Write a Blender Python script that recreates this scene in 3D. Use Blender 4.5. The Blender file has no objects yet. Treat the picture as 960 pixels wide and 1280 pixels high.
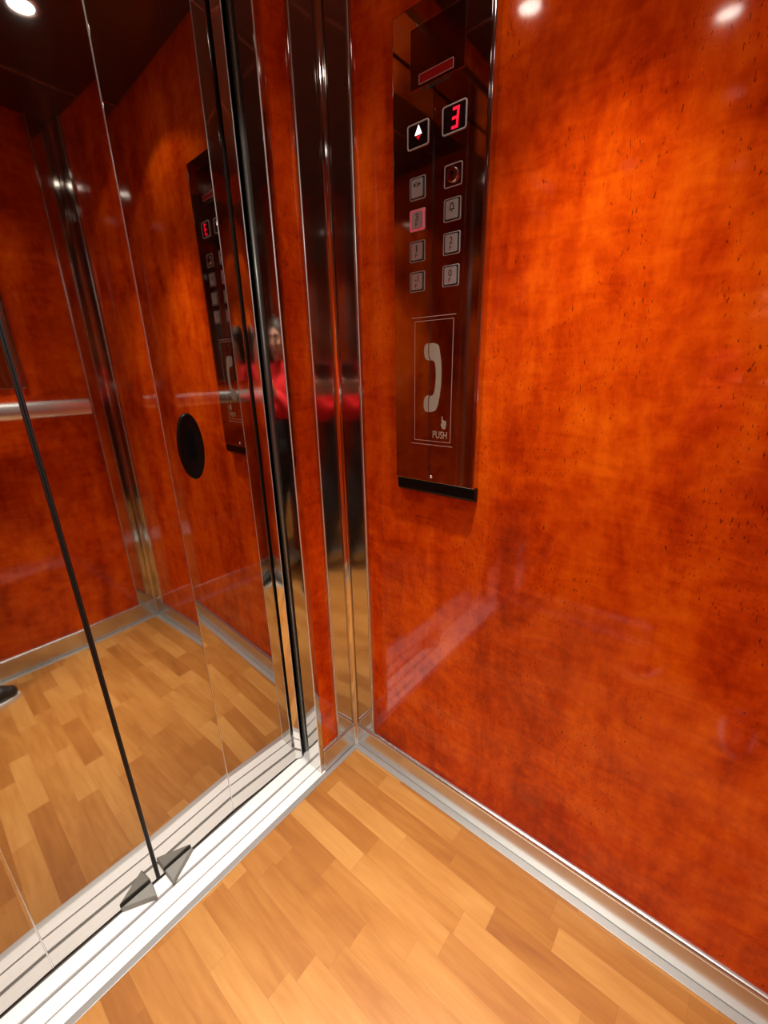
import bpy, bmesh, math, random
from mathutils import Vector, Matrix
from mathutils.geometry import tessellate_polygon
random.seed(7)
sc = bpy.context.scene
col = sc.collection

# ---------------------------------------------------------------- dimensions (metres)
XR, XL = 0.762, -0.395          # side walls
YF, YB = 0.773, -0.340          # front wall (door side), back wall
HC = 2.010                      # ceiling
YD = 0.870                      # door face
JR, JL = 0.603, -0.269          # right and left edge of the doorway
DOORTOP = 1.930
CAM = Vector((0.0, 0.0, 1.16))

# ---------------------------------------------------------------- materials
def new_mat(name):
    m = bpy.data.materials.new(name); m.use_nodes = True
    nt = m.node_tree
    return m, nt, nt.nodes['Principled BSDF']

def simple(name, rgb, rough=0.5, metal=0.0, spec=0.5, emit=None, estr=0.0, coat=0.0):
    m, nt, b = new_mat(name)
    b.inputs['Base Color'].default_value = (*rgb, 1)
    b.inputs['Roughness'].default_value = rough
    b.inputs['Metallic'].default_value = metal
    b.inputs['Specular IOR Level'].default_value = spec
    b.inputs['Coat Weight'].default_value = coat
    if emit:
        b.inputs['Emission Color'].default_value = (*emit, 1)
        b.inputs['Emission Strength'].default_value = estr
    return m

def N(nt, t, **kw):
    n = nt.nodes.new(t)
    for k, v in kw.items(): setattr(n, k, v)
    return n

def math_node(nt, op, a, b=None, c=None):
    n = N(nt, 'ShaderNodeMath', operation=op)
    for i, v in enumerate((a, b, c)):
        if v is None: continue
        if isinstance(v, (int, float)): n.inputs[i].default_value = v
        else: nt.links.new(v, n.inputs[i])
    return n.outputs[0]

def ramp(nt, fac, stops):
    r = N(nt, 'ShaderNodeValToRGB')
    el = r.color_ramp.elements
    while len(el) < len(stops): el.new(0.5)
    for e, (p, c) in zip(el, stops):
        e.position = p; e.color = (*c, 1)
    nt.links.new(fac, r.inputs[0])
    return r.outputs[0]

def mapping(nt, vec, scale=(1, 1, 1), rot=(0, 0, 0)):
    mp = N(nt, 'ShaderNodeMapping')
    mp.inputs['Scale'].default_value = scale
    mp.inputs['Rotation'].default_value = rot
    nt.links.new(vec, mp.inputs['Vector'])
    return mp.outputs[0]

def noise(nt, vec, scale, detail=4, rough=0.55, dist=0.0):
    n = N(nt, 'ShaderNodeTexNoise')
    n.inputs['Scale'].default_value = scale
    n.inputs['Detail'].default_value = detail
    n.inputs['Roughness'].default_value = rough
    n.inputs['Distortion'].default_value = dist
    nt.links.new(vec, n.inputs['Vector'])
    return n.outputs[0]

def laminate_mat():
    """glossy cherry-root laminate"""
    m, nt, b = new_mat('cherry_laminate')
    tc = N(nt, 'ShaderNodeTexCoord').outputs['Object']
    streak = noise(nt, mapping(nt, tc, (1, 1, 0.20), (0.10, 0, 0)), 9.0, 6, 0.6, 0.5)
    cloud = noise(nt, mapping(nt, tc, (1, 1, 0.75)), 6.0, 7, 0.65, 0.6)
    quilt = noise(nt, mapping(nt, tc, (1, 1, 3.2), (0.30, 0.1, 0)), 9.0, 5, 0.6, 1.4)
    fine = noise(nt, mapping(nt, tc, (1, 1, 0.5)), 60, 4, 0.7)
    f = math_node(nt, 'MULTIPLY', streak, 0.40)
    f = math_node(nt, 'MULTIPLY_ADD', cloud, 0.46, f)
    f = math_node(nt, 'MULTIPLY_ADD', quilt, 0.20, f)
    f = math_node(nt, 'MULTIPLY_ADD', fine, 0.18, f)
    base = ramp(nt, f, [(0.45, (0.215, 0.0105, 0.0006)), (0.545, (0.43, 0.029, 0.0010)), (0.63, (0.62, 0.062, 0.0014)), (0.74, (0.82, 0.128, 0.003))])
    # short dark pores, in drifts
    pore = noise(nt, mapping(nt, tc, (1, 1, 0.28), (0.25, 0.05, 0)), 360, 2, 0.5)
    drift = noise(nt, mapping(nt, tc, (1, 1, 0.6)), 7, 3, 0.5)
    pf = math_node(nt, 'MULTIPLY', math_node(nt, 'GREATER_THAN', pore, 0.672), math_node(nt, 'GREATER_THAN', drift, 0.47))
    mx = N(nt, 'ShaderNodeMix', data_type='RGBA')
    nt.links.new(math_node(nt, 'MULTIPLY', pf, 0.80), mx.inputs[0]); nt.links.new(base, mx.inputs[6])
    mx.inputs[7].default_value = (0.10, 0.008, 0.001, 1)
    nt.links.new(mx.outputs[2], b.inputs['Base Color'])
    b.inputs['Roughness'].default_value = 0.065
    b.inputs['Specular IOR Level'].default_value = 0.5
    return m

def parquet_mat():
    """three-strip wood flooring, strips run from the door to the back wall"""
    m, nt, b = new_mat('wood_strip_floor')
    tc = N(nt, 'ShaderNodeTexCoord').outputs['Object']
    sp = N(nt, 'ShaderNodeSeparateXYZ'); nt.links.new(tc, sp.inputs[0])
    W, L = 0.052, 0.25
    xs = math_node(nt, 'DIVIDE', sp.outputs[0], W)
    row = math_node(nt, 'FLOOR', xs)
    wn = N(nt, 'ShaderNodeTexWhiteNoise', noise_dimensions='1D'); nt.links.new(row, wn.inputs['W'])
    ys = math_node(nt, 'MULTIPLY_ADD', wn.outputs[0], 5.7, math_node(nt, 'DIVIDE', sp.outputs[1], L))
    blk = math_node(nt, 'FLOOR', ys)
    cb = N(nt, 'ShaderNodeCombineXYZ'); nt.links.new(row, cb.inputs[0]); nt.links.new(blk, cb.inputs[1])
    w2 = N(nt, 'ShaderNodeTexWhiteNoise', noise_dimensions='2D'); nt.links.new(cb.outputs[0], w2.inputs['Vector'])
    rnd = w2.outputs[0]
    off = N(nt, 'ShaderNodeVectorMath', operation='MULTIPLY_ADD')
    nt.links.new(cb.outputs[0], off.inputs[0]); off.inputs[1].default_value = (3.1, 7.7, 0); nt.links.new(tc, off.inputs[2])
    grain = noise(nt, mapping(nt, off.outputs[0], (1, 0.09, 1)), 60, 5, 0.6, 0.8)
    flame = noise(nt, mapping(nt, off.outputs[0], (1, 0.22, 1)), 16, 3, 0.5, 1.2)
    f = math_node(nt, 'MULTIPLY_ADD', rnd, 0.32, 0.04)
    f = math_node(nt, 'MULTIPLY_ADD', grain, 0.36, f)
    f = math_node(nt, 'MULTIPLY_ADD', flame, 0.34, f)
    base = ramp(nt, f, [(0.25, (0.25, 0.086, 0.018)), (0.45, (0.34, 0.130, 0.026)), (0.60, (0.42, 0.182, 0.042)), (0.78, (0.50, 0.245, 0.066))])
    # fine joints
    def edge(v, wd):
        fr = math_node(nt, 'FRACT', v)
        d = math_node(nt, 'MINIMUM', fr, math_node(nt, 'SUBTRACT', 1.0, fr))
        return math_node(nt, 'LESS_THAN', d, wd)
    jn = math_node(nt, 'MAXIMUM', edge(xs, 0.010), edge(ys, 0.0022))
    mx = N(nt, 'ShaderNodeMix', data_type='RGBA')
    nt.links.new(math_node(nt, 'MULTIPLY', jn, 0.35), mx.inputs[0]); nt.links.new(base, mx.inputs[6])
    mx.inputs[7].default_value = (0.20, 0.07, 0.02, 1)
    nt.links.new(mx.outputs[2], b.inputs['Base Color'])
    b.inputs['Roughness'].default_value = 0.33
    b.inputs['Specular IOR Level'].default_value = 0.4
    return m

def steel_mat(name, rgb, rough, wob=0.0):
    m, nt, b = new_mat(name)
    b.inputs['Base Color'].default_value = (*rgb, 1)
    b.inputs['Metallic'].default_value = 1.0
    b.inputs['Roughness'].default_value = rough
    if wob:
        tc = N(nt, 'ShaderNodeTexCoord').outputs['Object']
        n = noise(nt, tc, 2.0, 1)
        bp = N(nt, 'ShaderNodeBump'); bp.inputs['Strength'].default_value = wob; bp.inputs['Distance'].default_value = 0.01
        nt.links.new(n, bp.inputs['Height']); nt.links.new(bp.outputs[0], b.inputs['Normal'])
    return m

def aluminium_mat():
    m, nt, b = new_mat('sill_aluminium')
    tc = N(nt, 'ShaderNodeTexCoord').outputs['Object']
    n = noise(nt, mapping(nt, tc, (0.15, 8, 8)), 40, 3)
    c = ramp(nt, n, [(0.3, (0.86, 0.86, 0.84)), (0.7, (0.95, 0.95, 0.93))])
    nt.links.new(c, b.inputs['Base Color'])
    b.inputs['Metallic'].default_value = 0.08
    b.inputs['Roughness'].default_value = 0.42
    return m

def fabric_mat(name, rgb):
    m, nt, b = new_mat(name)
    tc = N(nt, 'ShaderNodeTexCoord').outputs['Object']
    n = noise(nt, tc, 18, 4)
    c = ramp(nt, n, [(0.3, tuple(v * 0.75 for v in rgb)), (0.7, rgb)])
    nt.links.new(c, b.inputs['Base Color'])
    b.inputs['Roughness'].default_value = 0.85
    w = noise(nt, tc, 400, 2)
    bp = N(nt, 'ShaderNodeBump'); bp.inputs['Strength'].default_value = 0.25; bp.inputs['Distance'].default_value = 0.002
    nt.links.new(w, bp.inputs['Height']); nt.links.new(bp.outputs[0], b.inputs['Normal'])
    return m

LAM = laminate_mat()
PARQ = parquet_mat()
DOORM = steel_mat('door_mirror_steel', (0.57, 0.55, 0.52), 0.028)
CHROME = steel_mat('polished_steel', (0.68, 0.66, 0.63), 0.065)
SKIRT = simple('satin_steel', (0.64, 0.64, 0.62), 0.22, metal=0.92)
TRIMM = simple('matt_trim_steel', (0.56, 0.56, 0.54), 0.34, metal=0.70)
PANELM = steel_mat('panel_mirror_steel', (0.40, 0.39, 0.38), 0.045)
BEADM = simple('edge_highlight_steel', (0.80, 0.79, 0.76), 0.35, metal=0.45)  # pale tone stands for the highlight along steel edges
BEZELM = simple('bezel_steel', (0.55, 0.52, 0.49), 0.35, metal=0.55)
HINGEM = steel_mat('hinge_steel', (0.8, 0.8, 0.78), 0.35)
RAILM = simple('rail_steel', (0.90, 0.90, 0.88), 0.22, metal=0.75)
ALU = aluminium_mat()
CEILM = steel_mat('ceiling_steel', (0.20, 0.205, 0.20), 0.32)
MIRROR = steel_mat('mirror_glass', (0.80, 0.82, 0.80), 0.0)
BLACK = simple('black_plastic', (0.003, 0.003, 0.003), 0.30, spec=0.18)
RUBBER = simple('black_rubber', (0.008, 0.008, 0.008), 0.6)
GREYRUB = simple('grey_rubber', (0.23, 0.23, 0.205), 0.6)
POSTM = simple('post_grey_metal', (0.36, 0.36, 0.33), 0.36, metal=0.6)
DARKGAP = simple('dark_recess', (0.002, 0.002, 0.002), 0.9, spec=0.05)
SCREEN = simple('display_black', (0.008, 0.003, 0.003), 0.12)
REDLED = simple('red_led', (0.05, 0, 0), 0.5, emit=(1.0, 0.0, 0.025), estr=1.25)
REDDIM = simple('red_glow_dim', (0.05, 0, 0), 0.5, emit=(1.0, 0.0, 0.01), estr=0.55)
WHITELED = simple('white_led', (0.5, 0.5, 0.5), 0.5, emit=(1.0, 0.82, 0.84), estr=3.5)
RINGRED = simple('button_glow', (0.2, 0.02, 0.03), 0.5, emit=(1.0, 0.05, 0.10), estr=0.50)
RINGDARK = simple('button_gap', (0.006, 0.006, 0.006), 0.4)
CAPM = simple('button_steel', (0.55, 0.54, 0.51), 0.32, metal=0.72)
INK = simple('engraved_ink', (0.012, 0.010, 0.009), 0.5)
ICON = simple('etched_grey', (0.30, 0.25, 0.19), 0.55)
ETCH = simple('etched_line', (0.45, 0.30, 0.26), 0.5)
PLATEM = steel_mat('capacity_plate', (0.15, 0.10, 0.08), 0.12)
REDPLATE = simple('red_plate', (0.22, 0.004, 0.003), 0.25)
BULB = simple('lamp_glow', (1, 1, 1), 0.5, emit=(1.0, 0.93, 0.82), estr=26.0)
SKIN = simple('skin', (0.55, 0.29, 0.20), 0.5)
HAIR = simple('hair_brown', (0.035, 0.018, 0.010), 0.5)
EYE = simple('eye_white', (0.75, 0.75, 0.72), 0.15)
IRIS = simple('iris_brown', (0.05, 0.025, 0.012), 0.15)
LIPS = simple('lips', (0.42, 0.14, 0.12), 0.45)
RED = fabric_mat('red_fabric', (0.88, 0.006, 0.010))
TROUS = fabric_mat('black_fabric', (0.012, 0.012, 0.013))
SHOE = simple('shoe_black', (0.012, 0.011, 0.010), 0.5)
SOLE = simple('sole_white', (0.75, 0.74, 0.70), 0.6)
GROOVESHADE = simple('groove_shade', (0.22, 0.215, 0.20), 0.8)
PHONEM = simple('phone_black', (0.01, 0.01, 0.012), 0.12)
SCRGLOW = simple('phone_screen', (0.02, 0.02, 0.02), 0.1, emit=(0.45, 0.16, 0.06), estr=0.35)

# ---------------------------------------------------------------- helpers
def obj(name, bm, mat, parent=None, smooth=False, bevel=0.0, seg=2):
    bmesh.ops.recalc_face_normals(bm, faces=bm.faces[:])
    me = bpy.data.meshes.new(name)
    bm.to_mesh(me); bm.free()
    me.materials.append(mat)
    o = bpy.data.objects.new(name, me); col.objects.link(o)
    if parent: 
        o.parent = parent
        o.matrix_parent_inverse = parent.matrix_basis.inverted()
    if smooth:
        for p in me.polygons: p.use_smooth = True
    if bevel:
        b = o.modifiers.new('edge', 'BEVEL'); b.width = bevel; b.segments = seg; b.limit_method = 'ANGLE'; b.angle_limit = math.radians(35)
        for p in me.polygons: p.use_smooth = True
        w = o.modifiers.new('wn', 'WEIGHTED_NORMAL'); w.keep_sharp = False
    return o

def box(bm, x0, x1, y0, y1, z0, z1):
    v = [bm.verts.new((x, y, z)) for x in (x0, x1) for y in (y0, y1) for z in (z0, z1)]
    for f in ((0, 1, 3, 2), (4, 6, 7, 5), (0, 4, 5, 1), (2, 3, 7, 6), (0, 2, 6, 4), (1, 5, 7, 3)):
        bm.faces.new([v[i] for i in f])
    return bm

def boxobj(name, b, mat, parent=None, bevel=0.0, seg=2):
    return obj(name, box(bmesh.new(), *b), mat, parent, bevel=bevel, seg=seg)

def prism(bm, pts, axis, a0, a1):
    """pts 2D polygon; extruded along axis ('x': pts=(y,z), 'y': pts=(x,z), 'z': pts=(x,y))"""
    def P(p, a):
        return {'x': (a, p[0], p[1]), 'y': (p[0], a, p[1]), 'z': (p[0], p[1], a)}[axis]
    A = [bm.verts.new(P(p, a0)) for p in pts]; B = [bm.verts.new(P(p, a1)) for p in pts]
    n = len(pts)
    for i in range(n):
        bm.faces.new((A[i], A[(i + 1) % n], B[(i + 1) % n], B[i]))
    if n <= 4:
        bm.faces.new(A[::-1]); bm.faces.new(B)
    else:
        for t in tessellate_polygon([[Vector((p[0], p[1], 0)) for p in pts]]):
            bm.faces.new([A[i] for i in reversed(t)]); bm.faces.new([B[i] for i in t])
    return bm

def frame(bm, axisx, y0, y1, z0, z1, w, d):
    """rectangular ring on the plane x=axisx, standing out by d towards -x"""
    box(bm, axisx - d, axisx, y0, y1, z0, z0 + w); box(bm, axisx - d, axisx, y0, y1, z1 - w, z1)
    box(bm, axisx - d, axisx, y0, y0 + w, z0 + w, z1 - w); box(bm, axisx - d, axisx, y1 - w, y1, z0 + w, z1 - w)
    return bm

def rrect(cy, cz, w, h, r, n=5):
    pts = []
    for (sy, sz, a0) in ((1, 1, 0), (-1, 1, 90), (-1, -1, 180), (1, -1, 270)):
        for k in range(n + 1):
            a = math.radians(a0 + 90 * k / n)
            pts.append((cy + sy * (w / 2 - r) + r * math.cos(a), cz + sz * (h / 2 - r) + r * math.sin(a)))
    return pts

def ring_prism(bm, outer, inner, x0, x1):
    n = len(outer)
    rings = [[bm.verts.new((x, p[0], p[1])) for p in pts] for x, pts in ((x0, outer), (x1, outer), (x1, inner), (x0, inner))]
    for k in range(4):
        A, B = rings[k], rings[(k + 1) % 4]
        for i in range(n):
            bm.faces.new((A[i], A[(i + 1) % n], B[(i + 1) % n], B[i]))
    return bm

def cyl(bm, c, d, r0, r1=None, n=24, caps=True):
    """tapered cylinder from point c along vector d"""
    r1 = r0 if r1 is None else r1
    c, d = Vector(c), Vector(d)
    q = d.to_track_quat('Z', 'Y')
    A, B = [], []
    for k in range(n):
        a = 2 * math.pi * k / n
        u = q @ Vector((math.cos(a), math.sin(a), 0))
        A.append(bm.verts.new(c + u * r0)); B.append(bm.verts.new(c + d + u * r1))
    for k in range(n):
        bm.faces.new((A[k], A[(k + 1) % n], B[(k + 1) % n], B[k]))
    if caps:
        bm.faces.new(A[::-1]); bm.faces.new(B)
    return bm

def ball(bm, c, r, n=12, scale=(1, 1, 1)):
    ret = bmesh.ops.create_uvsphere(bm, u_segments=n * 2, v_segments=n, radius=1.0)
    for v in ret['verts']:
        v.co = Vector((v.co.x * r * scale[0], v.co.y * r * scale[1], v.co.z * r * scale[2])) + Vector(c)
    return bm

def thing(name, label, cat, loc=(0, 0, 0), group=None):
    o = bpy.data.objects.new(name, None); col.objects.link(o)
    o.location = loc; o.empty_display_size = 0.05
    o['label'] = label; o['category'] = cat
    if group: o['group'] = group
    bpy.context.view_layer.update()
    return o

def tag(o, label=None, cat=None, group=None, kind=None):
    if label: o['label'] = label
    if cat: o['category'] = cat
    if group: o['group'] = group
    if kind: o['kind'] = kind
    return o

def struct(o, label=None):
    o['kind'] = 'structure'
    if label: o['label'] = label
    return o

# ---------------------------------------------------------------- shell
struct(boxobj('floor', (XL, XR, YB, 0.767, -0.03, 0.0), PARQ), 'orange-brown wood strip floor of the lift')
struct(boxobj('wall_right', (XR, XR + 0.03, YB - 0.03, 0.96, -0.03, HC), LAM), 'large glossy orange-red laminate wall behind the control panel')
struct(boxobj('wall_left', (XL - 0.03, XL, YB - 0.03, 0.96, -0.03, HC), LAM), 'glossy red laminate side wall facing the control panel')
struct(boxobj('wall_back', (XL, XR, YB - 0.03, YB, -0.03, HC), LAM), 'red laminate wall behind the handrail, seen in the doors')
bm = bmesh.new()
box(bm, 0.617, XR, YF, YF + 0.02, -0.02, HC); box(bm, XL, -0.283, YF, YF + 0.02, -0.02, HC)
box(bm, -0.283, 0.617, YF, YF + 0.02, DOORTOP + 0.02, HC)
struct(obj('wall_front', bm, LAM), 'narrow red laminate strip beside the doorway')
struct(boxobj('ceiling', (XL, XR, YB, 0.96, HC, HC + 0.03), CEILM), 'dark steel ceiling holding the spotlights')
bm = bmesh.new()
for yy in (0.215 - 0.30, 0.215 + 0.30): box(bm, XL, XR, yy - 0.004, yy + 0.004, HC - 0.003, HC)
box(bm, 0.1835 - 0.004, 0.1835 + 0.004, YB, YF, HC - 0.003, HC)
struct(obj('trim_1', bm, SKIRT), 'bright joint strips on the ceiling')

# ---------------------------------------------------------------- corner profiles
def corner(name, cx, cy, sx, sy, label):
    """cove of polished steel; u runs along the front/back wall, v along the side wall"""
    t = 0.006
    pts = [(0.0855, -0.001), (0.0855, 0.004), (0.0835, 0.0075), (0.0805, 0.0075), (0.0785, 0.0068)]
    pts += [(0.0215, 0.0056), (0.0205, 0.002), (0.0185, 0.002), (0.0175, t + 0.001)]
    for k in range(7):                                   # rounded column in the very corner
        a = math.radians(-20 + 130 * k / 6)
        pts.append((0.0125 + 0.0045 * math.cos(a) * 0.9, 0.0125 - 0.0045 * math.cos(a) * 0.9 + 0.0 * a) if False else
                   (0.0175 - (0.0105) * (k / 6), 0.007 + 0.0105 * (k / 6) + 0.0035 * math.sin(math.pi * k / 6)))
    pts += [(t + 0.001, 0.0175), (0.002, 0.0185), (0.002, 0.0205), (t, 0.0215), (t, 0.0785), (0.0075, 0.0805), (0.0075, 0.0835), (0.004, 0.0855), (-0.001, 0.0855), (-0.001, -0.001)]
    out = []
    for p in pts:
        q = (cx + sx * p[0], cy + sy * p[1])
        if not out or (abs(q[0] - out[-1][0]) + abs(q[1] - out[-1][1])) > 1e-5: out.append(q)
    o = obj(name, prism(bmesh.new(), out, 'z', 0.0, HC), CHROME, bevel=0.0008, seg=2)
    for u, v in ((0.0830, 0.0078), (0.0078, 0.0830)):  # added pale beads stand in for the highlight on each lip
        bm = bmesh.new(); cyl(bm, (cx + sx * u, cy + sy * v, 0.0865), (0, 0, HC - 0.087), 0.0013, n=10)
        obj('highlight_bead', bm, BEADM, o, smooth=True)
    return struct(o, label)
corner('trim_2', XR, YF, -1, -1, 'polished steel corner profile between the doorway and the control panel wall')
corner('trim_3', XL, YF, 1, -1, 'polished steel corner profile left of the doors')
corner('trim_4', XR, YB, -1, 1, 'polished steel rear corner profile seen in the doors')
corner('trim_5', XL, YB, 1, 1, 'polished steel rear corner profile behind the person')

# ---------------------------------------------------------------- skirting and floor strip
def skirt_profile(th):
    return [(0.0005, 0.004), (th, 0.004), (th, 0.072), (th + 0.002, 0.0755), (th + 0.0025, 0.0795), (th + 0.001, 0.083), (th - 0.002, 0.085), (0.0005, 0.086)]
def skirt(name, wall, a0, a1, label, th=0.0085):
    bm = bmesh.new(); pr = skirt_profile(th)
    if wall == 'right': prism(bm, [(XR - p[0], p[1]) for p in pr], 'y', a0, a1)
    if wall == 'left': prism(bm, [(XL + p[0], p[1]) for p in pr], 'y', a0, a1)
    if wall == 'front': prism(bm, [(YF - p[0], p[1]) for p in pr], 'x', a0, a1)
    if wall == 'back': prism(bm, [(YB + p[0], p[1]) for p in pr], 'x', a0, a1)
    return struct(obj(name, bm, SKIRT, bevel=0.0009), label)
skirt('baseboard_right', 'right', YB + 0.009, YF - 0.009, 'steel skirting along the foot of the control panel wall')
skirt('baseboard_left', 'left', YB + 0.009, YF - 0.009, 'steel skirting along the left wall')
skirt('baseboard_back', 'back', XL + 0.0005, XR - 0.0005, 'steel skirting along the back wall, seen in the doors')
skirt('baseboard_front', 'front', 0.6165, XR - 0.0005, 'short steel skirting under the laminate strip beside the doorway')
skirt('baseboard_front_end', 'front', XL + 0.0005, -0.2825, 'short steel skirting left of the doors')
bm = bmesh.new()
box(bm, 0.735, 0.7555, YB + 0.01, YF - 0.0085, 0.0, 0.0022)
box(bm, 0.612, 0.735, 0.7495, YF - 0.0085, 0.0, 0.0022)
box(bm, XL + 0.0065, XL + 0.027, YB + 0.01, YF - 0.0085, 0.0, 0.0022)
box(bm, XL + 0.027, 0.735, YB + 0.0065, YB + 0.027, 0.0, 0.0022)
box(bm, XL + 0.027, -0.278, 0.7495, YF - 0.0085, 0.0, 0.0022)
struct(obj('trim_6', bm, TRIMM, bevel=0.0007), 'flat steel strip edging the wood floor')
bm = bmesh.new()
for (a, b_, c, d) in ((0.7553, XR, YB, YF), (XL, XL + 0.0067, YB, YF)): box(bm, a, b_, c, d, 0.0, 0.0009)
box(bm, XL, XR, YB, YB + 0.0067, 0.0, 0.0009); box(bm, 0.6165, XR, YF - 0.0087, YF, 0.0, 0.0009)
struct(obj('trim_7', bm, DARKGAP), 'dark gap under the skirting')

# ---------------------------------------------------------------- sill with runner grooves
bm = bmesh.new()
prof = [(0.7665, -0.028), (0.7665, 0.0022), (0.7680, 0.0030), (0.7912, 0.0030), (0.7922, -0.003), (0.7947, -0.003), (0.7957, 0.0030),
        (0.8260, 0.0030), (0.8270, -0.006), (0.8332, -0.006), (0.8342, 0.0030), (0.8672, 0.0030), (0.8680, -0.010), (0.905, -0.010), (0.906, 0.0030), (0.955, 0.003), (0.955, -0.028)]
prism(bm, prof, 'x', JL - 0.045, JR + 0.045)
struct(obj('door_sill', bm, ALU, bevel=0.0005), 'bright grooved aluminium sill under the folding doors')
bm = bmesh.new()
for y0, y1, zb in ((0.7921, 0.7948, -0.0005), (0.8269, 0.8333, -0.0015), (0.8679, 0.9055, -0.004)): box(bm, JL - 0.010, JR + 0.010, y0, y1, -0.0032 if zb > -0.001 else -0.0062 if zb > -0.002 else -0.0102, zb)  # grey inlays carry the shade of the grooves in their colour
struct(obj('sill_groove_surface', bm, GROOVESHADE), 'grey inlays painting shade into the runner grooves of the sill')
struct(boxobj('trim_18', (JL - 0.009, JR + 0.009, 0.7505, 0.7663, 0.0, 0.0024), TRIMM, bevel=0.0008), 'steel strip between the wood floor and the sill')

# ---------------------------------------------------------------- jambs
def jamb(n0, xj, s, side):
    """s=+1: right jamb (metal lies at x>xj); s=-1: left jamb"""
    X = lambda d: xj + s * d
    pts = [(X(0.0165), YF - 0.0035), (X(0.002), YF - 0.0035), (X(0.0), YF - 0.0015), (X(0.0), 0.8190), (X(0.0012), 0.8215), (X(0.045), 0.8215), (X(0.045), 0.797), (X(0.0165), 0.797)]
    j = struct(obj('trim_%d' % n0, prism(bmesh.new(), pts, 'z', 0.0, DOORTOP), CHROME, bevel=0.0009), 'polished steel door jamb on the %s' % side)
    bm = bmesh.new(); cyl(bm, (X(0.0008), YF - 0.0030, 0.003), (0, 0, DOORTOP - 0.004), 0.0014, n=10)
    obj('highlight_bead', bm, BEADM, j, smooth=True)  # added bead, its pale colour paints the jamb edge highlight
    bm = bmesh.new(); cyl(bm, (X(0.0296), 0.8725, 0.004), (0, 0, DOORTOP - 0.006), 0.0086, n=28)
    o = obj('trim_%d' % (n0 + 1), bm, POSTM)
    for p in o.data.polygons: p.use_smooth = len(p.vertices) == 4
    struct(o, 'round grey upright in the %s door jamb' % side)
    bm = bmesh.new(); box(bm, min(X(0.046), X(0.050)), max(X(0.046), X(0.050)), 0.797, 0.93, 0, DOORTOP)
    struct(obj('trim_%d' % (n0 + 2), bm, DARKGAP), 'dark slot behind the %s upright' % side)
jamb(8, JR, 1, 'right')
jamb(11, JL, -1, 'left')
bm = bmesh.new(); box(bm, JL - 0.012, JR + 0.012, YF - 0.003, 0.96, DOORTOP, DOORTOP + 0.022)
struct(obj('trim_16', bm, CHROME, bevel=0.001), 'polished steel head of the doorway')
bm = bmesh.new(); box(bm, JL - 0.05, JR + 0.05, 0.93, 0.95, -0.02, DOORTOP)
struct(obj('trim_17', bm, DARKGAP), 'dark landing side behind the folding doors')

# ---------------------------------------------------------------- folding doors
def panel(name, p0, p1, parent, mat=DOORM, z0=0.0075, z1=1.925, th=0.018):
    p0, p1 = Vector((*p0, 0)), Vector((*p1, 0))
    d = (p1 - p0).normalized(); n = Vector((-d.y, d.x, 0))
    pts = [p0, p1, p1 + n * th, p0 + n * th]
    return obj(name, prism(bmesh.new(), [(p.x, p.y) for p in pts], 'z', z0, z1), mat, parent, bevel=0.0011)
def wedge(parent, tip, corner_, out, label=None):
    """rubber guide: right triangle in plan with a slightly domed top"""
    bm = bmesh.new()
    def lift(p, z): return bm.verts.new((p[0], p[1], z))
    base = [tip, corner_, out]
    cxm = sum(p[0] for p in base) / 3; cym = sum(p[1] for p in base) / 3
    shr = lambda p, k: (cxm + (p[0] - cxm) * k, cym + (p[1] - cym) * k)
    lo = [lift(p, 0.0035) for p in base]; mid = [lift(p, 0.0165) for p in base]; top = [lift(shr(p, 0.90), 0.0195) for p in base]
    for A, B in ((lo, mid), (mid, top)):
        for i in range(3): bm.faces.new((A[i], A[(i + 1) % 3], B[(i + 1) % 3], B[i]))
    bm.faces.new(top); bm.faces.new(lo[::-1])
    return obj('guide_wedge', bm, GREYRUB, parent, bevel=0.0022, seg=3)

d1 = thing('door_1', 'left folding leaf of the mirror-polished steel doors', 'door', (-0.05, YD, 0)); d1['kind'] = 'structure'
panel('door_panel', (-0.266, 0.868), (-0.0440, 0.8722), d1)
panel('door_panel', (-0.0428, 0.8722), (0.1630, 0.8708), d1)
boxobj('hinge', (-0.0441, -0.0427, 0.8716, 0.885, 0.0075, 1.925), HINGEM, d1)
boxobj('edge_seal', (0.1630, 0.1667, 0.8704, 0.889, 0.0075, 1.925), RUBBER, d1, bevel=0.0015)
wedge(d1, (0.083, 0.8665), (0.1515, 0.8665), (0.1470, 0.829))
d2 = thing('door_2', 'right folding leaf of the mirror-polished steel doors, with the black oval pull', 'door', (0.39, YD, 0)); d2['kind'] = 'structure'
panel('door_panel', (0.1705, 0.8695), (0.3724, 0.8738), d2)
boxobj('hinge', (0.3723, 0.3737, 0.8732, 0.888, 0.0075, 1.925), HINGEM, d2)
panel('door_panel', (0.3736, 0.8738), (0.5996, 0.8672), d2)
boxobj('edge_seal', (0.1667, 0.1705, 0.8688, 0.887, 0.0075, 1.925), RUBBER, d2, bevel=0.0015)
wedge(d2, (0.2520, 0.8665), (0.1810, 0.8665), (0.1825, 0.827))
stile = [(0.5860, 0.8678), (0.6018, 0.8578), (0.6032, 0.8578), (0.6032, 0.886), (0.5860, 0.886)]
for o_, mir in ((d2, False), (d1, True)):
    q = [(0.334 - p[0], p[1]) if mir else p for p in stile]
    e = obj('edge_stile', prism(bmesh.new(), q, 'z', 0.0075, 1.925), CHROME, o_, bevel=0.0004)
    xb = 0.334 - 0.6024 if mir else 0.6024
    bm = bmesh.new(); cyl(bm, (xb, 0.8574, 0.0075), (0, 0, 1.9175), 0.0011, n=10)
    obj('highlight_bead', bm, BEADM, e, smooth=True)  # added bead painting the bright line on the stile edge
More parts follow.
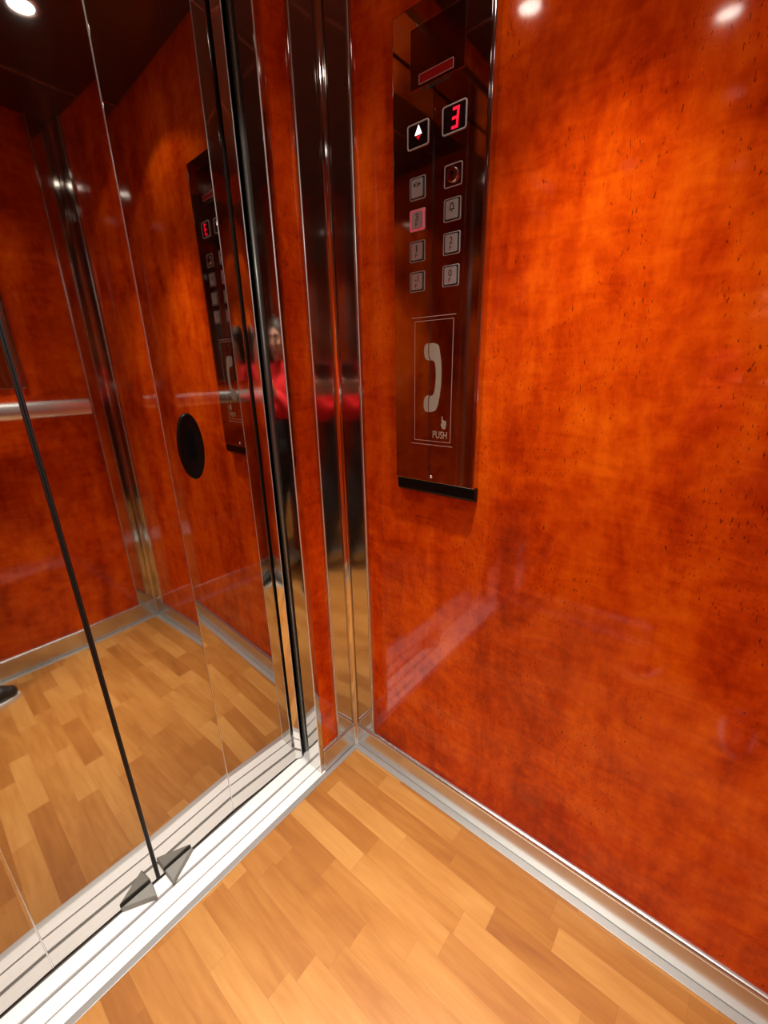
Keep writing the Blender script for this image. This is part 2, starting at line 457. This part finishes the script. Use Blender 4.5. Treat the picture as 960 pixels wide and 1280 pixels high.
# oval pull: rim and hollow dish in black plastic
def oval(bm, cx, cz, y, a, b_, n=48):
    return [bm.verts.new((cx + a * math.cos(2 * math.pi * k / n), y, cz + b_ * math.sin(2 * math.pi * k / n))) for k in range(n)]
bm = bmesh.new(); hx, hz = 0.4225, 1.0120
hy = 0.8738 - (hx - 0.374) * (0.0066 / 0.226)
rings = [oval(bm, hx, hz, hy + 0.001, 0.0268, 0.0690), oval(bm, hx, hz, hy - 0.0025, 0.0268, 0.0690), oval(bm, hx, hz, hy - 0.0045, 0.0250, 0.0670),
         oval(bm, hx, hz, hy - 0.0042, 0.0225, 0.0635), oval(bm, hx, hz, hy - 0.0020, 0.0180, 0.0560), oval(bm, hx, hz, hy - 0.0006, 0.0110, 0.0440)]
for A, B in zip(rings, rings[1:]):
    for k in range(48): bm.faces.new((A[k], A[(k + 1) % 48], B[(k + 1) % 48], B[k]))
bm.faces.new(rings[-1])
hd = obj('door_pull', bm, BLACK, d2, smooth=True); hd['label'] = 'black oval finger pull'
bm = bmesh.new(); prism(bm, rrect(hx + 0.001, hz + 0.004, 0.016, 0.060, 0.007), 'y', hy - 0.0008, hy - 0.0012)
obj('finger_slot', bm, DARKGAP, hd)

# ---------------------------------------------------------------- control panel
FX = 0.742                                # face of the plate
cp = thing('control_panel', 'tall polished steel lift control panel with buttons and red displays on the red wall', 'control panel', (XR, 0.484, 0.902))
boxobj('faceplate', (FX, XR - 0.0005, 0.3895, 0.5790, 0.9250, 1.7150), PANELM, cp, bevel=0.0022, seg=3)
sidee = boxobj('side_trim', (FX - 0.0008, XR - 0.0005, 0.3835, 0.3893, 0.9250, 1.7150), CHROME, cp, bevel=0.0020, seg=3)
sidee['label'] = 'bright rounded steel edge of the panel'
bm = bmesh.new()
prism(bm, [(FX + 0.0005, 0.9248), (XR - 0.0005, 0.9248), (XR - 0.0005, 0.896), (XR - 0.010, 0.896), (FX + 0.002, 0.9015)], 'y', 0.3825, 0.5765)
ec = obj('end_cap', bm, BLACK, cp, bevel=0.0035, seg=3); ec['label'] = 'black plastic end cap at the foot of the panel'

def plate(name, y0, y1, z0, z1, d, mat, parent, r=0.003, x=FX, bevel=0.0):
    bm = bmesh.new(); prism(bm, rrect((y0 + y1) / 2, (z0 + z1) / 2, y1 - y0, z1 - z0, r), 'x', x - d, x + 0.0004)
    return obj(name, bm, mat, parent, bevel=bevel)
def bezel(y0, y1, z0, z1, w, d, mat, parent, r=0.004, name='bezel', x=FX):
    c = ((y0 + y1) / 2, (z0 + z1) / 2)
    bm = ring_prism(bmesh.new(), rrect(*c, y1 - y0, z1 - z0, r), rrect(*c, y1 - y0 - 2 * w, z1 - z0 - 2 * w, max(r - w, 0.0006)), x + 0.0003, x - d)
    return obj(name, bm, mat, parent, bevel=0.0003)
def poly(name, pts, d, mat, parent, x=FX):
    return obj(name, prism(bmesh.new(), pts, 'x', x - d, x + 0.0002), mat, parent)
def text(name, s, cy, cz, w, h, mat, parent, d=0.0003, x=FX, shear=0.0):
    """lettering standing on the plane x, read from -x; fitted into w x h"""
    cu = bpy.data.curves.new(name, 'FONT'); cu.body = s; cu.align_x = 'CENTER'; cu.align_y = 'CENTER'; cu.extrude = 0.02; cu.shear = shear
    t = bpy.data.objects.new(name, cu); col.objects.link(t)
    bpy.context.view_layer.update()
    me = bpy.data.meshes.new_from_object(t.evaluated_get(bpy.context.evaluated_depsgraph_get()))
    bpy.data.objects.remove(t); bpy.data.curves.remove(cu)
    xs = [v.co.x for v in me.vertices]; ys = [v.co.y for v in me.vertices]; zs = [v.co.z for v in me.vertices]
    mx, my = (min(xs) + max(xs)) / 2, (min(ys) + max(ys)) / 2
    kx, ky = w / (max(xs) - min(xs)), h / (max(ys) - min(ys))
    for v in me.vertices:
        a, b_, c = v.co
        v.co = Vector((x - d / 2 - (c / 0.02) * d / 2, cy - (a - mx) * kx, cz + (b_ - my) * ky))
    me.materials.clear(); me.materials.append(mat)
    o = bpy.data.objects.new(name, me); col.objects.link(o); o.parent = parent
    o.matrix_parent_inverse = parent.matrix_basis.inverted()
    return o

def part(name, bm, mat, label=None, **k):
    o = obj(name, bm, mat, cp, **k)
    if label: o['label'] = label
    return o
# capacity plate with red strip and blurred maker line
pl = plate('capacity_plate', 0.4345, 0.5390, 1.6035, 1.6845, 0.0006, PLATEM, cp, 0.001); pl['label'] = 'dark notice plate at the top of the panel'
frame_bm = bmesh.new(); frame(frame_bm, FX, 0.4335, 0.5400, 1.6025, 1.6855, 0.0013, 0.0011)
sub = obj('frame', frame_bm, CHROME, pl)
plate('red_strip', 0.4555, 0.5205, 1.6090, 1.6210, 0.0010, REDPLATE, pl, 0.0008)
bezel(0.4547, 0.5213, 1.6082, 1.6218, 0.0008, 0.0013, ETCH, pl, 0.001, 'strip_edge')
bm = bmesh.new(); y = 0.5140
while y > 0.4640:                                     # worn lettering, too blurred to read
    w = random.uniform(0.0006, 0.0013); h0 = random.uniform(0.0045, 0.0068)
    box(bm, FX - 0.0003, FX + 0.0001, y - w, y, 1.5978, 1.5978 + h0)
    if random.random() < 0.5: box(bm, FX - 0.0003, FX + 0.0001, y - w - 0.0014, y - w, 1.5978 + random.choice((0, 0.0028, h0 - 0.001)), 1.5978 + random.choice((0.0012, 0.004, h0)) + 0.0004)
    y -= w + random.uniform(0.0011, 0.0021)
part('worn_lettering', bm, INK)

# floor display
pd = plate('floor_display', 0.4300, 0.4712, 1.5255, 1.5605, 0.0006, SCREEN, cp, 0.003); pd['label'] = 'black display with glowing red number three'
bezel(0.4276, 0.4736, 1.5233, 1.5627, 0.0019, 0.0018, BEZELM, pd, 0.0045)
def seg3(cy, cz, w, h, t, sh):
    bm = bmesh.new()
    def bar(y0, y1, z0, z1):
        q = [(y0, z0), (y1, z0), (y1, z1), (y0, z1)]
        prism(bm, [(a - sh * (b_ - cz), b_) for a, b_ in q], 'x', FX - 0.0011, FX - 0.0006)
    # right in the picture is towards -y
    bar(cy - w / 2, cy + w / 2, cz + h / 2 - t, cz + h / 2)
    bar(cy - w / 2, cy + w / 2, cz - t / 2, cz + t / 2)
    bar(cy - w / 2, cy + w / 2, cz - h / 2, cz - h / 2 + t)
    bar(cy - w / 2, cy - w / 2 + t, cz + t / 2, cz + h / 2 - t)
    bar(cy - w / 2, cy - w / 2 + t, cz - h / 2 + t, cz - t / 2)
    return bm
obj('digit', seg3(0.4485, 1.5430, 0.0125, 0.0285, 0.0040, 0.09), REDLED, pd)
# direction display
dd = plate('direction_display', 0.5025, 0.5430, 1.5245, 1.5562, 0.0006, SCREEN, cp, 0.003); dd['label'] = 'black display with lit white arrow pointing up'
bezel(0.5002, 0.5453, 1.5222, 1.5585, 0.0018, 0.0018, BEZELM, dd, 0.0040)
poly('up_arrow', [(0.5290, 1.5412), (0.5150, 1.5412), (0.5215, 1.5545)], 0.0010, WHITELED, dd)
poly('red_glow', [(0.5275, 1.5395), (0.5165, 1.5395), (0.5220, 1.5335)], 0.0009, REDDIM, dd)  # red glow beneath the lit arrow, added as a dim emissive triangle
# key switch
ks = plate('key_switch', 0.4350, 0.4650, 1.4510, 1.4800, 0.0003, PANELM, cp, 0.002); ks['label'] = 'round steel key lock'
bezel(0.4325, 0.4675, 1.4490, 1.4820, 0.0012, 0.0012, BEZELM, ks, 0.0035)
bm = bmesh.new(); cyl(bm, (FX, 0.4500, 1.4655), (-0.0045, 0, 0), 0.0115, 0.0105, 32)
obj('lock_cylinder', bm, CHROME, ks, bevel=0.0012)
bm = bmesh.new(); box(bm, FX - 0.0049, FX - 0.0044, 0.4491, 0.4509, 1.4600, 1.4710)
cyl(bm, (FX - 0.0044, 0.4500, 1.4675), (-0.0005, 0, 0), 0.0030, n=16)
obj('keyhole', bm, DARKGAP, ks)
# push buttons
def button(cy, cz, label, legend, lit=False):
    w, h = 0.0335, 0.0345
    cap = plate('push_button', cy - 0.0122, cy + 0.0122, cz - 0.0138, cz + 0.0138, 0.0030, CAPM, cp, 0.002, bevel=0.0012)
    cap['label'] = label
    bezel(cy - w / 2, cy + w / 2, cz - h / 2, cz + h / 2, 0.0011, 0.0016, BEZELM, cap, 0.003)
    bezel(cy - w / 2 + 0.0011, cy + w / 2 - 0.0011, cz - h / 2 + 0.0011, cz + h / 2 - 0.0011, 0.0034, 0.0007, RINGRED if lit else RINGDARK, cap, 0.0025, 'light_ring' if lit else 'gap_ring')
    legend(cap, cy, cz)
    return cap
XB = FX - 0.0030
def num(s):
    def f(cap, cy, cz):
        text('number', s, cy, cz + 0.0045, {'1': 0.0026, '-1': 0.0078}.get(s, 0.0066), 0.0110, INK, cap, x=XB)
        text('letter', 'F', cy + 0.0008, cz - 0.0070, 0.0040, 0.0065, INK, cap, x=XB)
    return f
def opener(cap, cy, cz):
    bm = bmesh.new()
    for s in (1, -1):
        prism(bm, [(cy + s * 0.0030, cz + 0.0010), (cy + s * 0.0030, cz + 0.0090), (cy + s * 0.0082, cz + 0.0050)], 'x', XB - 0.0003, XB + 0.0001)
    box(bm, XB - 0.0003, XB + 0.0001, cy - 0.0007, cy + 0.0007, cz + 0.0005, cz + 0.0095)
    obj('door_symbol', bm, INK, cap)
def bell(cap, cy, cz):
    out = [(0.0012, 0.0100), (0.0030, 0.0082), (0.0038, 0.0050), (0.0044, 0.0015), (0.0062, -0.0005), (-0.0062, -0.0005), (-0.0044, 0.0015), (-0.0038, 0.0050), (-0.0030, 0.0082), (-0.0012, 0.0100)]
    inn = [(0.0004, 0.0082), (0.0016, 0.0070), (0.0022, 0.0045), (0.0026, 0.0022), (0.0032, 0.0010), (-0.0032, 0.0010), (-0.0026, 0.0022), (-0.0022, 0.0045), (-0.0016, 0.0070), (-0.0004, 0.0082)]
    bm = ring_prism(bmesh.new(), [(cy + p[0], cz + p[1]) for p in out], [(cy + p[0], cz + p[1]) for p in inn], XB + 0.0001, XB - 0.0003)
    cyl(bm, (XB, cy, cz - 0.0022), (-0.0003, 0, 0), 0.0014, n=12)
    obj('bell_symbol', bm, INK, cap)
button(0.5230, 1.4632, 'grey button with door-opening symbol', opener)
button(0.5230, 1.4143, 'lit button marked 3 F with pink-red glowing rim', num('3'), lit=True)
button(0.5228, 1.3642, 'button marked 1 F', num('1'))
button(0.5227, 1.3138, 'button marked -1 F', num('-1'))
button(0.4499, 1.4160, 'grey alarm button with bell symbol', bell)
button(0.4494, 1.3652, 'button marked 2 F', num('2'))
button(0.4494, 1.3146, 'button marked 0 F', num('0'))
# emergency phone
ph = plate('phone_plate', 0.4362, 0.5350, 1.0060, 1.2512, 0.0009, PANELM, cp, 0.0008, bevel=0.0004); ph['label'] = 'emergency telephone plate with handset sign and the word PUSH'
XP = FX - 0.0009
fb = bmesh.new(); frame(fb, XP, 0.4400, 0.5278, 1.0135, 1.2446, 0.0008, 0.0002)
obj('outline', fb, ETCH, ph)
for z0 in (1.0054, 1.2505): boxobj('plate_edge', (XP - 0.0002, XP + 0.0001, 0.4358, 0.5354, z0, z0 + 0.001), ETCH, ph)
hs = bmesh.new()
prism(hs, [(.4930, 1.2034), (.4830, 1.2036), (.4735, 1.2005), (.4705, 1.1960), (.4680, 1.1840), (.4655, 1.1700), (.4643, 1.1560), (.4640, 1.1400), (.4648, 1.1220), (.4672, 1.1050), (.4705, 1.0870), (.4760, 1.0765), (.4840, 1.0735), (.4922, 1.0726),
           (.4922, 1.0990), (.4905, 1.1035), (.4835, 1.1060), (.4805, 1.1100), (.4780, 1.1230), (.4768, 1.1400), (.4775, 1.1560), (.4795, 1.1665), (.4830, 1.1712), (.4885, 1.1722), (.4925, 1.1790), (.4938, 1.1900)], 'x', XP - 0.0003, XP + 0.0001)
prism(hs, [(.4955, 1.2034), (.5010, 1.2025), (.5045, 1.1985), (.5052, 1.1880), (.5035, 1.1780), (.4995, 1.1735), (.4915, 1.1718), (.4948, 1.1780), (.4960, 1.1900)], 'x', XP - 0.0003, XP + 0.0001)
prism(hs, [(.4942, 1.0724), (.5010, 1.0735), (.5048, 1.0810), (.5050, 1.0930), (.5025, 1.1010), (.4985, 1.1048), (.4920, 1.1062), (.4942, 1.1000)], 'x', XP - 0.0003, XP + 0.0001)
obj('handset_sign', hs, ICON, ph)
hn = bmesh.new()
prism(hn, [(.4612, 1.0655), (.4592, 1.0655), (.4588, 1.0580), (.4562, 1.0575), (.4535, 1.0570), (.4505, 1.0555), (.4505, 1.0490), (.4525, 1.0405), (.4592, 1.0405), (.4625, 1.0470), (.4632, 1.0500), (.4612, 1.0500)], 'x', XP - 0.0003, XP + 0.0001)
obj('pointing_hand_sign', hn, ICON, ph)
text('push_lettering', 'PUSH', 0.4650, 1.0280, 0.0335, 0.0145, ICON, ph, x=XP)
bm = bmesh.new(); cyl(bm, (FX, 0.4851, 0.9370), (-0.0016, 0, 0), 0.0036, 0.0026, 20)
part('screw', bm, RAILM, bevel=0.0005)

# ---------------------------------------------------------------- back wall: mirror and handrail
mr = thing('wall_mirror', 'upright mirror panel above the handrail, glimpsed in the folding doors', 'mirror', (0.11, YB, 1.10))
boxobj('mirror_glass', (-0.26, 0.475, YB + 0.0005, YB + 0.0055, 1.115, 1.90), MIRROR, mr, bevel=0.001)
hr = thing('handrail', 'bright steel handrail on the back wall, mirrored in the folding doors', 'handrail', (0.19, YB, 1.03))
bm = bmesh.new()
prism(bm, [(YB + 0.045 + 0.017 * math.cos(a), 1.036 + 0.030 * math.sin(a)) for a in [2 * math.pi * k / 24 for k in range(24)]], 'x', -0.30, 0.655)
rl = obj('rail', bm, RAILM, hr, bevel=0.002)
for xb in (-0.24, 0.17, 0.58):
    bm = bmesh.new(); cyl(bm, (xb, YB + 0.0005, 1.030), (0, 0.040, 0), 0.009, n=20); cyl(bm, (xb, YB + 0.0005, 1.030), (0, 0.005, 0), 0.020, n=24)
    obj('bracket', bm, RAILM, hr, bevel=0.001)

# ---------------------------------------------------------------- ceiling spotlights
SPOTS = [((0.190, 0.600), 'ceiling spotlight nearest the doors'), ((-0.170, 0.218), 'ceiling spotlight over the left wall side'),
         ((0.535, 0.222), 'ceiling spotlight beside the control panel wall'), ((0.183, -0.150), 'ceiling spotlight near the back wall mirror')]
for (lx, ly), lab in SPOTS:
    t = thing('ceiling_spotlight', lab, 'ceiling light', (lx, ly, HC), 'spotlights in the ceiling')
    bm = bmesh.new(); n = 32
    rr = [(0.026, -0.002), (0.030, -0.006), (0.040, -0.005), (0.042, 0.0)]
    R_ = [[bm.verts.new((lx + r * math.cos(2 * math.pi * k / n), ly + r * math.sin(2 * math.pi * k / n), HC + z)) for k in range(n)] for r, z in rr]
    for A, B in zip(R_, R_[1:]):
        for k in range(n): bm.faces.new((A[k], A[(k + 1) % n], B[(k + 1) % n], B[k]))
    obj('bezel', bm, CHROME, t, smooth=True)
    bm = bmesh.new(); cyl(bm, (lx, ly, HC - 0.0030), (0, 0, 0.0025), 0.0262, n=32)
    obj('lens', bm, BULB, t)
    for nm, en, size, blend in (('spotlight_beam', 84.0, 59, 1.0), ('spotlight_spill', 3.2, 112, 0.07)):
        ld = bpy.data.lights.new(nm, 'SPOT'); ld.energy = en; ld.spot_size = math.radians(size); ld.spot_blend = blend
        ld.shadow_soft_size = 0.022; ld.color = (1.0, 0.94, 0.86)
        lo = bpy.data.objects.new(nm, ld); col.objects.link(lo); lo.location = (lx, ly, HC - 0.032)

# ---------------------------------------------------------------- the photographer (seen only in the mirrors)
P0 = Vector((-0.250, -0.050, 0.0))
K = 0.925                                  # body size
yaw = math.radians(65)
F_, R_r = Vector((math.sin(yaw), math.cos(yaw), 0)), Vector((math.cos(yaw), -math.sin(yaw), 0))
def W(s, t, z): return P0 + (R_r * s + F_ * t + Vector((0, 0, z))) * K
# camera basis (fitted): used for the phone in the hand
def cam_basis():
    y, p, r = 0.876424715, -0.328367818, -0.0210555363
    f = Vector((math.sin(y) * math.cos(p), math.cos(y) * math.cos(p), math.sin(p)))
    r0 = Vector((math.cos(y), -math.sin(y), 0)); u0 = r0.cross(f)
    rt = r0 * math.cos(r) + u0 * math.sin(r); up = -r0 * math.sin(r) + u0 * math.cos(r)
    return rt, up, f
cr, cu_, cf = cam_basis()

def limb(bm, pts, n=16):
    """round-ended tapered chain: pts = [(point, radius), ...]"""
    for (a, ra), (b_, rb) in zip(pts, pts[1:]):
        if (b_ - a).length > 1e-5: cyl(bm, a, b_ - a, ra, rb, n)
    for a, ra in pts: ball(bm, a, ra, 8)
def ell(bm, c, rx, ry, rz, n=14):
    """ellipsoid with axes right, forward, up of the person"""
    ret = bmesh.ops.create_uvsphere(bm, u_segments=n * 2, v_segments=n, radius=1.0)
    for v in ret['verts']:
        v.co = c + R_r * (v.co.x * rx) * K + F_ * (v.co.y * ry) * K + Vector((0, 0, v.co.z * rz)) * K
def fuse(name, bm, mat, parent, voxel, smooth_it=4):
    """voxel-fuse overlapping solids into one continuous skin"""
    o = obj(name, bm, mat)
    m = o.modifiers.new('fuse', 'REMESH'); m.mode = 'VOXEL'; m.voxel_size = voxel
    s = o.modifiers.new('soft', 'SMOOTH'); s.factor = 0.5; s.iterations = smooth_it
    bpy.context.view_layer.update()
    me = bpy.data.meshes.new_from_object(o.evaluated_get(bpy.context.evaluated_depsgraph_get()))
    bpy.data.objects.remove(o)
    me.materials.clear(); me.materials.append(mat)
    for p in me.polygons: p.use_smooth = True
    o = bpy.data.objects.new(name, me); col.objects.link(o)
    if parent: o.parent = parent; o.matrix_parent_inverse = parent.matrix_basis.inverted()
    return o

pc = CAM - cf * 0.006 - cu_ * 0.052                 # centre of the phone
person = thing('person', 'person in red top and black trousers holding up a phone, seen in the doors', 'person', P0)
sh_z = 1.235
hipR, hipL = W(0.075, 0.0, 0.78), W(-0.075, 0.0, 0.78)
ankR = Vector((-0.090, -0.195, 0.075)); ankL = Vector((-0.285, 0.060, 0.075))
toeR = Vector((0.060, -0.185, 0.03)); toeL = ankL + F_ * 0.165 - Vector((0.0, 0, 0.045))
kneR = (hipR + ankR) / 2 + F_ * 0.025 + Vector((0, 0, 0.0)); kneL = (hipL + ankL) / 2 + F_ * 0.025
shR, shL = W(0.155, -0.01, sh_z), W(-0.155, -0.01, sh_z)
elR, elL = W(0.160, 0.035, 1.000), W(-0.160, 0.055, 0.995)
def hand_pts(s):
    wr = pc + cr * (s * 0.078) - cu_ * 0.090 - cf * 0.055
    palm = pc + cr * (s * 0.056) - cu_ * 0.040 - cf * 0.022
    return wr, palm
wrR, paR = hand_pts(1); wrL, paL = hand_pts(-1)
bm = bmesh.new()
# trunk
ell(bm, W(0, 0.0, 0.83), 0.150, 0.098, 0.10)
ell(bm, W(0, 0.0, 0.95), 0.122, 0.086, 0.14)
ell(bm, W(0, 0.005, 1.10), 0.138, 0.095, 0.15)
limb(bm, [(shL, 0.041), (W(0, -0.005, 1.235), 0.050), (shR, 0.041)])
limb(bm, [(W(0, -0.005, 1.22), 0.052), (W(0, 0.008, 1.33), 0.042)])
for hip, kn, an, to in ((hipR, kneR, ankR, toeR), (hipL, kneL, ankL, toeL)):
    limb(bm, [(hip, 0.078), ((hip + kn) / 2, 0.068), (kn, 0.048), (kn * 0.6 + an * 0.4, 0.046), (an, 0.030)])
    limb(bm, [(an, 0.030), (an * 0.5 + to * 0.5 - Vector((0, 0, 0.012)), 0.026), (to, 0.020)])
for shd, el, wr, pa, s in ((shR, elR, wrR, paR, 1), (shL, elL, wrL, paL, -1)):
    limb(bm, [(shd, 0.040), ((shd + el) / 2, 0.034), (el, 0.030), ((el * 0.65 + wr * 0.35), 0.029), (wr, 0.019)])
    # palm: broad and flat beside the phone
    for k in (-1, 0, 1):
        limb(bm, [(wr, 0.017), (pa - cu_ * 0.018 * k * 1.0, 0.0135)])
    lens_ = (0.050, 0.056, 0.053, 0.043)
    for k, L in enumerate(lens_):
        u = 0.030 - 0.0215 * k
        a = pa + cu_ * u * 0.9 - cu_ * 0.002
        k1 = pc + cr * (s * 0.048) + cu_ * (u - 0.040) + cf * 0.004
        k2 = pc + cr * (s * (0.048 - L * 0.35)) + cu_ * (u - 0.039) + cf * 0.0125
        k3 = pc + cr * (s * (0.048 - L * 0.68)) + cu_ * (u - 0.037) + cf * 0.0125
        k4 = pc + cr * (s * (0.048 - L)) + cu_ * (u - 0.036) + cf * 0.0115
        limb(bm, [(a, 0.0098), (k1, 0.0088), (k2, 0.0078), (k3, 0.0072), (k4, 0.0062)], 10)
    b0 = pa - cu_ * 0.018 - cf * 0.006
    limb(bm, [(wr, 0.015), (b0, 0.0125), (pc + cr * (s * 0.046) - cu_ * 0.022 - cf * 0.020, 0.0105), (pc + cr * (s * 0.026) - cu_ * 0.004 - cf * 0.0135, 0.0085)], 10)
# head, looking down at the phone
hc = W(0, 0.025, 1.405)
ell(bm, hc + Vector((0, 0, 0.015)), 0.067, 0.080, 0.082)
ell(bm, hc + F_ * 0.022 - Vector((0, 0, 0.045)), 0.050, 0.056, 0.052)
ell(bm, hc + F_ * 0.052 - Vector((0, 0, 0.083)), 0.022, 0.022, 0.016)
ell(bm, hc + F_ * 0.068 + Vector((0, 0, 0.018)), 0.046, 0.014, 0.010)
limb(bm, [(hc + F_ * 0.077 + Vector((0, 0, 0.006)), 0.0065), (hc + F_ * 0.092 - Vector((0, 0, 0.026)), 0.0105)], 10)
for s in (1, -1):
    ell(bm, hc + R_r * (0.009 * s) + F_ * 0.082 - Vector((0, 0, 0.029)), 0.008, 0.008, 0.006)
    ell(bm, hc + R_r * (0.034 * s) + F_ * 0.056 - Vector((0, 0, 0.022)), 0.020, 0.018, 0.016)
    ell(bm, hc + R_r * (0.069 * s) + F_ * 0.002 - Vector((0, 0, 0.010)), 0.008, 0.016, 0.028)
body = fuse('body', bm, SKIN, person, 0.0042, 3)
bm = bmesh.new()
ell(bm, hc + F_ * 0.0745 - Vector((0, 0, 0.052)), 0.021, 0.008, 0.0050); ell(bm, hc + F_ * 0.0730 - Vector((0, 0, 0.060)), 0.018, 0.008, 0.0055)
obj('lips', bm, LIPS, person, smooth=True)
for s in (1, -1):
    bm = bmesh.new(); ell(bm, hc + R_r * (0.027 * s) + F_ * 0.0665 + Vector((0, 0, 0.0)), 0.0125, 0.0085, 0.0062)
    e = obj('eye', bm, EYE, person, smooth=True)
    bm = bmesh.new(); ell(bm, hc + R_r * (0.027 * s) + F_ * 0.0730 - Vector((0, 0, 0.0016)), 0.0046, 0.0030, 0.0042)
    obj('iris', bm, IRIS, e, smooth=True)
    bm = bmesh.new(); limb(bm, [(hc + R_r * (0.013 * s) + F_ * 0.0800 + Vector((0, 0, 0.019)), 0.0030), (hc + R_r * (0.028 * s) + F_ * 0.0795 + Vector((0, 0, 0.023)), 0.0032), (hc + R_r * (0.044 * s) + F_ * 0.0690 + Vector((0, 0, 0.018)), 0.0020)], 8)
    obj('eyebrow', bm, HAIR, person, smooth=True)
bm = bmesh.new()                                       # shoulder-length brown hair
ell(bm, hc + Vector((0, 0, 0.034)) - F_ * 0.012, 0.078, 0.086, 0.078)
ell(bm, hc - F_ * 0.050 - Vector((0, 0, 0.030)), 0.070, 0.044, 0.100)
for s in (1, -1):
    limb(bm, [(hc + R_r * (0.066 * s) + F_ * 0.012 + Vector((0, 0, 0.045)), 0.022), (hc + R_r * (0.074 * s) - F_ * 0.012 - Vector((0, 0, 0.04)), 0.021), (hc + R_r * (0.068 * s) - F_ * 0.018 - Vector((0, 0, 0.115)), 0.014)])
# keep the face clear
o = fuse('hair', bm, HAIR, person, 0.005, 4)
bm = bmesh.new()                                       # red long-sleeved top
ell(bm, W(0, 0.003, 1.05), 0.144, 0.106, 0.085)
ell(bm, W(0, 0.005, 1.13), 0.150, 0.107, 0.125)
limb(bm, [(shL, 0.050), (W(-0.08, -0.005, 1.236), 0.054), (W(0, -0.005, 1.245), 0.060), (W(0.08, -0.005, 1.236), 0.054), (shR, 0.050)])
limb(bm, [(W(0, -0.005, 1.25), 0.058), (W(0, 0.002, 1.290), 0.050)])
for shd, el, wr in ((shR, elR, wrR), (shL, elL, wrL)):
    limb(bm, [(shd, 0.049), ((shd + el) / 2, 0.044), (el, 0.040), (el * 0.55 + wr * 0.45, 0.037), (el * 0.12 + wr * 0.88, 0.030)])
o = fuse('red_top', bm, RED, person, 0.006, 3); o['label'] = 'bright red long-sleeved top'
bm = bmesh.new()                                       # black trousers
ell(bm, W(0, 0.0, 0.83), 0.166, 0.116, 0.120)
ell(bm, W(0, 0.0, 0.93), 0.142, 0.104, 0.15)
for hip, kn, an in ((hipR, kneR, ankR), (hipL, kneL, ankL)):
    limb(bm, [(hip, 0.092), ((hip + kn) / 2, 0.082), (kn, 0.064), (kn * 0.5 + an * 0.5, 0.058), (an + Vector((0, 0, 0.012)), 0.048)])
o = fuse('trousers', bm, TROUS, person, 0.007, 3); o['label'] = 'black trousers'
for an, to in ((ankR, toeR), (ankL, toeL)):
    d = (to - an); d.z = 0; d.normalize(); n_ = Vector((-d.y, d.x, 0))
    heel = an - d * 0.055; L = 0.245
    bm = bmesh.new()
    limb(bm, [(an + Vector((0, 0, 0.010)), 0.043), (an - Vector((0, 0, 0.022)), 0.042)])
    limb(bm, [(heel + d * 0.036 + Vector((0, 0, -0.033)), 0.036), (heel + d * 0.12 + Vector((0, 0, -0.031)), 0.037), (heel + d * (L - 0.055) + Vector((0, 0, -0.037)), 0.033), (heel + d * (L - 0.027) + Vector((0, 0, -0.043)), 0.025)])
    for v in bm.verts:
        if v.co.z < 0.012: v.co.z = 0.012
    so = fuse('shoe', bm, SHOE, person, 0.005, 2); so['label'] = 'black shoe with white sole'
    bm = bmesh.new(); pts = []
    for k in range(40):
        a = 2 * math.pi * k / 40
        wv = 0.043 if math.cos(a) > -0.2 else 0.038
        c = heel + d * (L / 2) + d * (math.cos(a) * L / 2) + n_ * (math.sin(a) * wv * (1 - 0.10 * math.cos(2 * a)))
        pts.append((c.x, c.y))
    prism(bm, pts, 'z', 0.0, 0.016)
    obj('sole', bm, SOLE, so, bevel=0.003)
# phone in the hands
bm = bmesh.new(); box(bm, -0.0365, 0.0365, -0.0765, 0.0765, -0.004, 0.004)
M = Matrix((cr, cu_, -cf)).transposed().to_4x4(); M.translation = pc
bmesh.ops.transform(bm, matrix=M, verts=bm.verts[:])
pt = thing('phone', 'dark phone held up in both hands by the person', 'phone', pc)
obj('case', bm, PHONEM, pt, bevel=0.003)
bm = bmesh.new(); box(bm, -0.033, 0.033, -0.072, 0.072, 0.0039, 0.0044); bmesh.ops.transform(bm, matrix=M, verts=bm.verts[:])
obj('screen', bm, SCRGLOW, pt)

# ---------------------------------------------------------------- camera
cd = bpy.data.cameras.new('camera'); co = bpy.data.objects.new('camera', cd); col.objects.link(co)
Mc = Matrix((cr, cu_, -cf)).transposed().to_4x4(); Mc.translation = CAM
co.matrix_world = Mc
cd.sensor_width = 36.0; cd.sensor_fit = 'AUTO'; cd.lens = 528.77 / 1280 * 36.0
cd.clip_start = 0.002; cd.clip_end = 50
sc.camera = co

# ---------------------------------------------------------------- world and render look
w = bpy.data.worlds.new('world'); sc.world = w; w.use_nodes = True
w.node_tree.nodes['Background'].inputs[0].default_value = (0, 0, 0, 1)
w.node_tree.nodes['Background'].inputs[1].default_value = 0.0
sc.view_settings.view_transform = 'Standard'; sc.view_settings.look = 'None'
sc.view_settings.gamma = 1.0; sc.view_settings.use_curve_mapping = False
sc.view_settings.exposure = 0.06
cy = sc.cycles
cy.use_denoising = True
cy.max_bounces = 14; cy.glossy_bounces = 10; cy.diffuse_bounces = 2
cy.caustics_reflective = True; cy.blur_glossy = 0.6
cy.sample_clamp_indirect = 3.0; cy.sample_clamp_direct = 0.0
